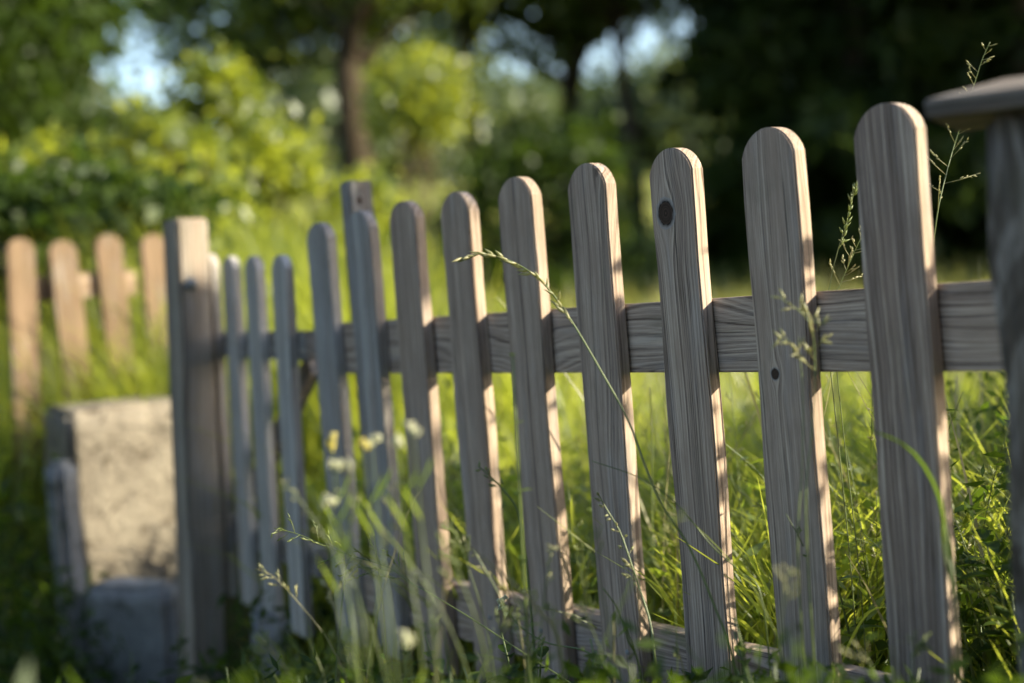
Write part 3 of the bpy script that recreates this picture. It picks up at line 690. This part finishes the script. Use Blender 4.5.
# generic tall flowering grasses in the meadow (behind the fence)
def meadow_stalk(label, x, y, h, lean, az, r, nsp, mats, group):
    z0 = G(x, y); root = empty('grass_stalk', (x, y, z0)); meta(root, label, 'grass stalk', group)
    a_ = az; t = np.linspace(0, 1, 12); P = np.stack([np.cos(a_)*h*lean*t**2, np.sin(a_)*h*lean*t**2, h*(t-.35*lean*t**3)-.01*(1-t)], 1)
    mb = MB(); tube(mb, P, np.linspace(r, r*.4, 12), 5); link('stem', mb.mesh('stem', True), M[mats[0]], root)
    mb = MB(); panicle_bits(mb, P[8:], .016, nsp, .0055, .002, .55); link('seed_head', mb.mesh('seed_head', True), M[mats[1]], root)
    mb = MB()
    for k in range(3):
        b = P[1+2*k]; a2 = rng.uniform(0, 6.28); L_ = h*rng.uniform(.3, .5); tt = np.linspace(0, 1, 9)
        lp = b+np.stack([np.cos(a2)*L_*tt*.6, np.sin(a2)*L_*tt*.6, L_*(tt*.9-tt**2.5*.55)], 1); blade(mb, lp, .0042*np.clip(np.minimum(tt*5+.4, (1-tt)*2+.03), 0, 1))
    link('leaves', mb.mesh('leaves', True), M['meadow'], root)
gaps = ['between the nearest picket and the capped post', 'between the first and second pickets from the right', 'between the second and third pickets from the right', 'between the third and fourth pickets from the right', 'between the fourth and fifth pickets from the right', 'between the fifth and sixth pickets from the right', 'between the sixth and seventh pickets', 'between the seventh and eighth pickets']
for gi, wh in enumerate(gaps):
    cnt = [12, 20, 12, 8, 7, 6, 5, 4][gi]
    for k in range(cnt):
        px = [970, 845, 742, 653, 572, 505, 452, 397][gi]+rng.normal(0, 14); fz = [1.13, 1.28, 1.4, 1.51, 1.62, 1.73, 1.83, 1.94][gi]
        Z = fz+rng.uniform(.12, .6); q = at(px, 300, Z); h = rng.uniform(.28, .52)
        meadow_stalk('flowering grass stalk '+wh, q[0], q[1], h, rng.uniform(.1, .45), rng.uniform(0, 6.28), .0011, 9, ('stem', 'seed_green' if rng.random() < .6 else 'seed'), 'grass stalks behind the fence '+wh)

# thin grasses standing in front of the fence
names = ['nearest picket', 'second picket from the right', 'third picket from the right', 'fourth picket from the right', 'fifth picket from the right', 'sixth picket from the right', 'seventh picket from the right', 'eighth picket from the right', 'last picket before the gate']
fx = [905, 790, 695, 610, 540, 480, 425, 375, 335]
for gi, wh in enumerate(names):
    for k in range([3, 3, 4, 5, 7, 6, 5, 4, 4][gi]):
        px = fx[gi]+rng.normal(0, 18); Z = rng.uniform(1.0, 1.34) if gi else rng.uniform(.98, 1.12); top = rng.uniform(470, 640) if gi > 2 else rng.uniform(560, 660)
        ln = rng.normal(-.12, .28); hgt = 700-top
        pts = [(px+ln*hgt*(1-t)**1.6*1.0, top+hgt*t+ (8*(1-t) if t == 0 else 0), Z) for t in (0, .12, .3, .6, 1.)]
        stalk('thin grass stalk rising in front of the '+wh, pts, r=rng.uniform(.0005, .0008), head=3 if rng.random() < .75 else None, n=11, side=rng.choice([.006, .014, .02]), L=.0055, w=.0017, spread=.6, mat='stem' if rng.random() < .6 else 'straw', seedmat=str(rng.choice(['seed', 'seed_green'])), group='thin grass stalks in front of the '+wh)
# leafy weeds
def leaf_shape(mb, base, dv, up, L, w, serr=True):
    dv = unit(dv); s = unit(np.cross(dv, up)); nn = np.cross(s, dv); n = 8; V = []
    for i in range(n+1):
        t = i/n; ww = w*.5*math.sin(math.pi*min(1, t**.75*1.0))*(1+(.14 if (i % 2 and serr) else 0))+.0002
        c = base+dv*L*t-nn*L*.28*t*t; V += [c-s*ww+nn*ww*.35, c, c+s*ww+nn*ww*.35]
    Q = []
    for i in range(n): a_ = i*3; Q += [(a_, a_+1, a_+4, a_+3), (a_+1, a_+2, a_+5, a_+4)]
    mb.add(V, Q)
def weed(label, x, y, h, nn_, L, w, mat, group, lean=.15, name='leafy_weed', cat='weed'):
    z0 = G(x, y); root = empty(name, (x, y, z0)); meta(root, label, cat, group); az = rng.uniform(0, 6.28)
    t = np.linspace(0, 1, 10); P = np.stack([np.cos(az)*h*lean*t**1.6, np.sin(az)*h*lean*t**1.6, h*t-.01], 1)
    mb = MB(); tube(mb, P, np.linspace(.0022, .0009, 10), 6); link('stem', mb.mesh('stem', True), M['stem'], root)
    mb = MB()
    for i in range(nn_):
        tt = .12+.88*i/nn_; k = min(9, int(tt*9.99)); a0 = i*1.57+rng.normal(0, .25)
        for sgn in (0, math.pi):
            a_ = a0+sgn; dv = np.array([math.cos(a_), math.sin(a_), rng.uniform(.1, .6)]); Lk = L*(1.15-.75*tt)*rng.uniform(.75, 1.15)
            pt = P[k]+unit(dv)*Lk*.15; tube(mb, [P[k], pt], [.0006, .0005], 4); leaf_shape(mb, pt, dv, np.array([0, 0, 1.]), Lk, w*(1.15-.7*tt)*rng.uniform(.85, 1.1))
    link('leaves', mb.mesh('leaves', True), M[mat], root); return root
feet = ['nearest picket', 'second picket from the right', 'third picket from the right', 'fourth picket from the right', 'fifth picket from the right', 'sixth picket from the right', 'seventh picket from the right', 'eighth picket from the right', 'ninth picket from the right']
for k, nm in enumerate(feet):
    s = data[k][0]
    for j in range(5):                                              # in front
        off = -rng.uniform(.05, .34); sl = s+rng.uniform(-.07, .07); q = P1+d*sl+nb*off
        Zq = max(.9, q[1]); top = .55-(rng.uniform(610, 690)-300)/f*Zq
        weed('low leafy weed in front of the foot of the '+nm, q[0], q[1], max(.1, top), 6, .055, .022, 'weed' if rng.random() < .5 else 'nettle', 'weeds at the foot of the '+nm)
    for j in range(3):                                              # behind
        q = P1+d*(s+rng.uniform(-.07, .07))+nb*rng.uniform(.07, .35)
        weed('green weed growing behind the '+nm, q[0], q[1], rng.uniform(.14, .3), 7, .05, .02, 'weed', 'weeds behind the '+nm)
for j in range(16):                                                 # nettles in the dark corner, right
    q = at(rng.uniform(955, 1060), 300, rng.uniform(1.25, 2.0))
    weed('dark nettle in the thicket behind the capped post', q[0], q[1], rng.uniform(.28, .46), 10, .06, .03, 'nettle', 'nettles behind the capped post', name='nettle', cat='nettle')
for j in range(22):                                                 # dark herbs in the hollow, left
    q = at(rng.uniform(-20, 330), 600, rng.uniform(2.0, 2.75))
    if 60 < (q[0]/q[1]*f+512) < 175 and q[1] > 2.5: continue
    weed('dark leafy weed in the shaded hollow by the gate', q[0], q[1], rng.uniform(.14, .34), 8, .06, .03, 'nettle', 'weeds in the hollow by the gate')
for (px, py, Z, lb) in [(500, 345, 1.16, 'small blurred herb in front of the sixth picket at rail height')]:
    q = at(px, py, Z); z0 = G(q[0], q[1]); weed(lb, q[0], q[1], q[2]-z0, 12, .016, .008, 'weed', None, lean=.02, name='leafy_herb', cat='herb')
# dense undergrowth nobody could count
def undergrowth(name, label, X, Y, H, per, L, mat, spread=.035):
    n = len(X); idx = np.repeat(np.arange(n), per); u = rng.random(len(idx))**.8
    P = np.stack([X[idx]+rng.normal(0, spread, len(idx)), Y[idx]+rng.normal(0, spread, len(idx)), ground(X[idx], Y[idx])+.005+H[idx]*u], 1)
    LL = L*rng.uniform(.55, 1.25, len(P))*(1.15-.55*u)
    V = leaves_mesh(name, P, LL, LL*rng.uniform(.24, .42, len(P)), .15)
    o = link(name, V, M[mat]); meta(o, label, 'undergrowth', kind='stuff')
def sfm(X, Y): return side_of_fence(X, Y)
X = rng.uniform(.35, 1.7, 900); Y = rng.uniform(.75, 2.5, 900); a_ = sfm(X, Y); pxx = X/Y*f+512
ok = (a_ > .09) & (pxx > 640); X, Y, pxx = X[ok], Y[ok], pxx[ok]
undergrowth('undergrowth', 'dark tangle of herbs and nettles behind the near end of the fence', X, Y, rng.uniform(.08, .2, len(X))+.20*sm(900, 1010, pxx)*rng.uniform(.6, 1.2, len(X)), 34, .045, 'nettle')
X = rng.uniform(-.5, .75, 1300); Y = rng.uniform(.35, 2.0, 1300); a_ = sfm(X, Y); ok = (a_ < -.04) & (np.abs(X) < Y*.5+.1); X, Y = X[ok], Y[ok]
lim = .55-(410+rng.normal(0, 12, len(X))-(rng.random(len(X)) < .08)*np.abs(rng.normal(0, 45, len(X))))/f*Y
undergrowth('undergrowth', 'mass of low leafy herbs along the near side of the fence', X, Y, np.clip(lim, .05, .36), 30, .036, 'nettle', .02)  # mostly below the frame, added to keep light off the lower pickets
X = rng.uniform(-1.7, -.40, 420); Y = rng.uniform(1.9, 3.0, 420); pxx = X/Y*f+512; ok = ~((pxx > 62) & (pxx < 178)) & (sfm(X, Y) < 0) | ((pxx < 50) & (Y < 3)); ok &= (pxx > -60); X, Y = X[ok], Y[ok]
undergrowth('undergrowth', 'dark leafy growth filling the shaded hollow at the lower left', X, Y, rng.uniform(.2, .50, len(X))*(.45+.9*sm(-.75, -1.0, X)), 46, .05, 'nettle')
X, Y = scatter(1000, 1.4, 3.8, -.3, .36); a_ = sfm(X, Y); ok = (a_ > .08) & ~((Y > 2.5) & (X < .15)); X, Y = X[ok], Y[ok]
undergrowth('undergrowth', 'broad-leaved meadow herbs among the grass behind the fence', X, Y, rng.uniform(.10, .34, len(X)), 22, .048, 'weed')

# tall bright grass tufts behind the gate
for j, (px, Z) in enumerate([(215, 4.1), (240, 4.4), (262, 4.0), (290, 4.3), (318, 4.1), (190, 4.6), (300, 4.9), (235, 5.0)]):
    q = at(px, 300, Z); n = 420; X = q[0]+rng.normal(0, .13, n); Y = q[1]+rng.normal(0, .13, n)
    o = link('grass_tuft', grass_mesh('grass_tuft', X, Y, rng.uniform(.35, .78, n), rng.uniform(.005, .011, n), .5, 6), M['meadow'])
    meta(o, 'tall bright grass tuft in the clump behind the gate', 'grass tuft', 'tall grass tufts behind the gate')
for j, (px, Z, hh) in enumerate([(82, 3.28, .34), (104, 3.32, .44), (128, 3.36, .52), (150, 3.38, .60), (60, 3.22, .30), (168, 3.5, .62)]):
    q = at(px, 300, Z); n = 260; X = q[0]+rng.normal(0, .045, n); Y = q[1]+rng.normal(0, .03, n)
    o = link('grass_tuft', grass_mesh('grass_tuft', X, Y, hh*.78*rng.uniform(.4, 1., n), rng.uniform(.004, .009, n), .45, 6), M['meadow'])
    meta(o, 'grass tuft growing up in front of the sunlit tan pickets', 'grass tuft', 'grass tufts in front of the tan fence')
# unseen leaf box and shrub added to shade the gate and dapple far pickets
hx, hy = 2.6, 1.82; hz = G(hx, hy)
hb = empty('added_shade_bush', (hx, hy, hz)); meta(hb, 'unseen box-shaped bush added beyond the right edge to shade the gate and its post', 'bush')
mb = MB()
for k in range(9):
    e = np.array([rng.uniform(-.18, .18), rng.uniform(-.26, .26), rng.uniform(1.3, 1.9)]); tube(mb, spline([(0, 0, -.05), e*np.array([.4, .4, .45]), e], 8), np.linspace(.014, .004, 17)[:len(spline([(0, 0, -.05), e*.5, e], 8))], 5)
link('stems', mb.mesh('stems', True), M['twig'], hb)
n = 42000; P = np.stack([rng.uniform(-.22, .22, n), rng.uniform(-.30, .29, n), rng.uniform(.03, 1.91, n)], 1); LL = .05*rng.uniform(.6, 1.2, n)
link('foliage', leaves_mesh('foliage', P, LL, LL*.6), M['shrub_dark'], hb)
tree('hazel_shrub', 'unseen slender shrub added beyond the right edge to dapple the far pickets', 'shrub', 2.75, 1.40, 2.1, .012, (0, 0, 1.75), (.2, .13, .34), 26, 1300, .05, .06, 'shrub_dark', 'twig', limbs=14, stems=3, shell=.2)  # out of view, put in for its leaf shadows

tree('added_dapple_herb', 'unseen sparse herb added beyond the right edge to dapple the middle pickets', 'herb', 1.18, 1.22, .95, .004, (0, 0, .72), (.2, .34, .26), 40, 560, .05, .034, 'weed', 'twig', limbs=14, stems=4, shell=.1)  # added out of view so leaf shadows fall on the middle pickets

# ------------------------------------------------------------------ light, world, camera
w = bpy.data.worlds.new('World'); S.world = w; w.use_nodes = True; nt = w.node_tree; nt.nodes.clear()
sk = nt.nodes.new('ShaderNodeTexSky'); sk.sky_type = 'NISHITA'; sk.sun_disc = False; sk.sun_elevation = SUN_EL; sk.sun_rotation = math.pi/2-SUN_AZ
sk.air_density = 1.0; sk.dust_density = 1.0; sk.ozone_density = .6
bg = nt.nodes.new('ShaderNodeBackground'); bg.inputs[1].default_value = .15; wo = nt.nodes.new('ShaderNodeOutputWorld')
nt.links.new(sk.outputs[0], bg.inputs[0]); nt.links.new(bg.outputs[0], wo.inputs[0])
L = bpy.data.lights.new('sun', 'SUN'); L.energy = 5.0; L.angle = R(.5); L.color = (1., .89, .62)
o = bpy.data.objects.new('sun', L); C.objects.link(o); o.rotation_euler = SV.to_track_quat('Z', 'Y').to_euler()

cam = bpy.data.cameras.new('camera'); cam.lens = 50; cam.sensor_width = 36; cam.clip_end = 2000; cam.clip_start = .05
cam.dof.use_dof = True; cam.dof.focus_distance = 1.45; cam.dof.aperture_fstop = 2.4; cam.dof.aperture_blades = 0
co = bpy.data.objects.new('camera', cam); C.objects.link(co)
Mx = Matrix(((RR[0], UU[0], -F_[0], CAM[0]), (RR[1], UU[1], -F_[1], CAM[1]), (RR[2], UU[2], -F_[2], CAM[2]), (0, 0, 0, 1)))
co.matrix_world = Mx
S.camera = co
S.view_settings.view_transform = 'Standard'; S.view_settings.look = 'None'; S.view_settings.exposure = 1.32; S.view_settings.gamma = 1
S.render.film_transparent = False
S.cycles.max_bounces = 8; S.cycles.diffuse_bounces = 4; S.cycles.transmission_bounces = 4; S.cycles.use_denoising = True
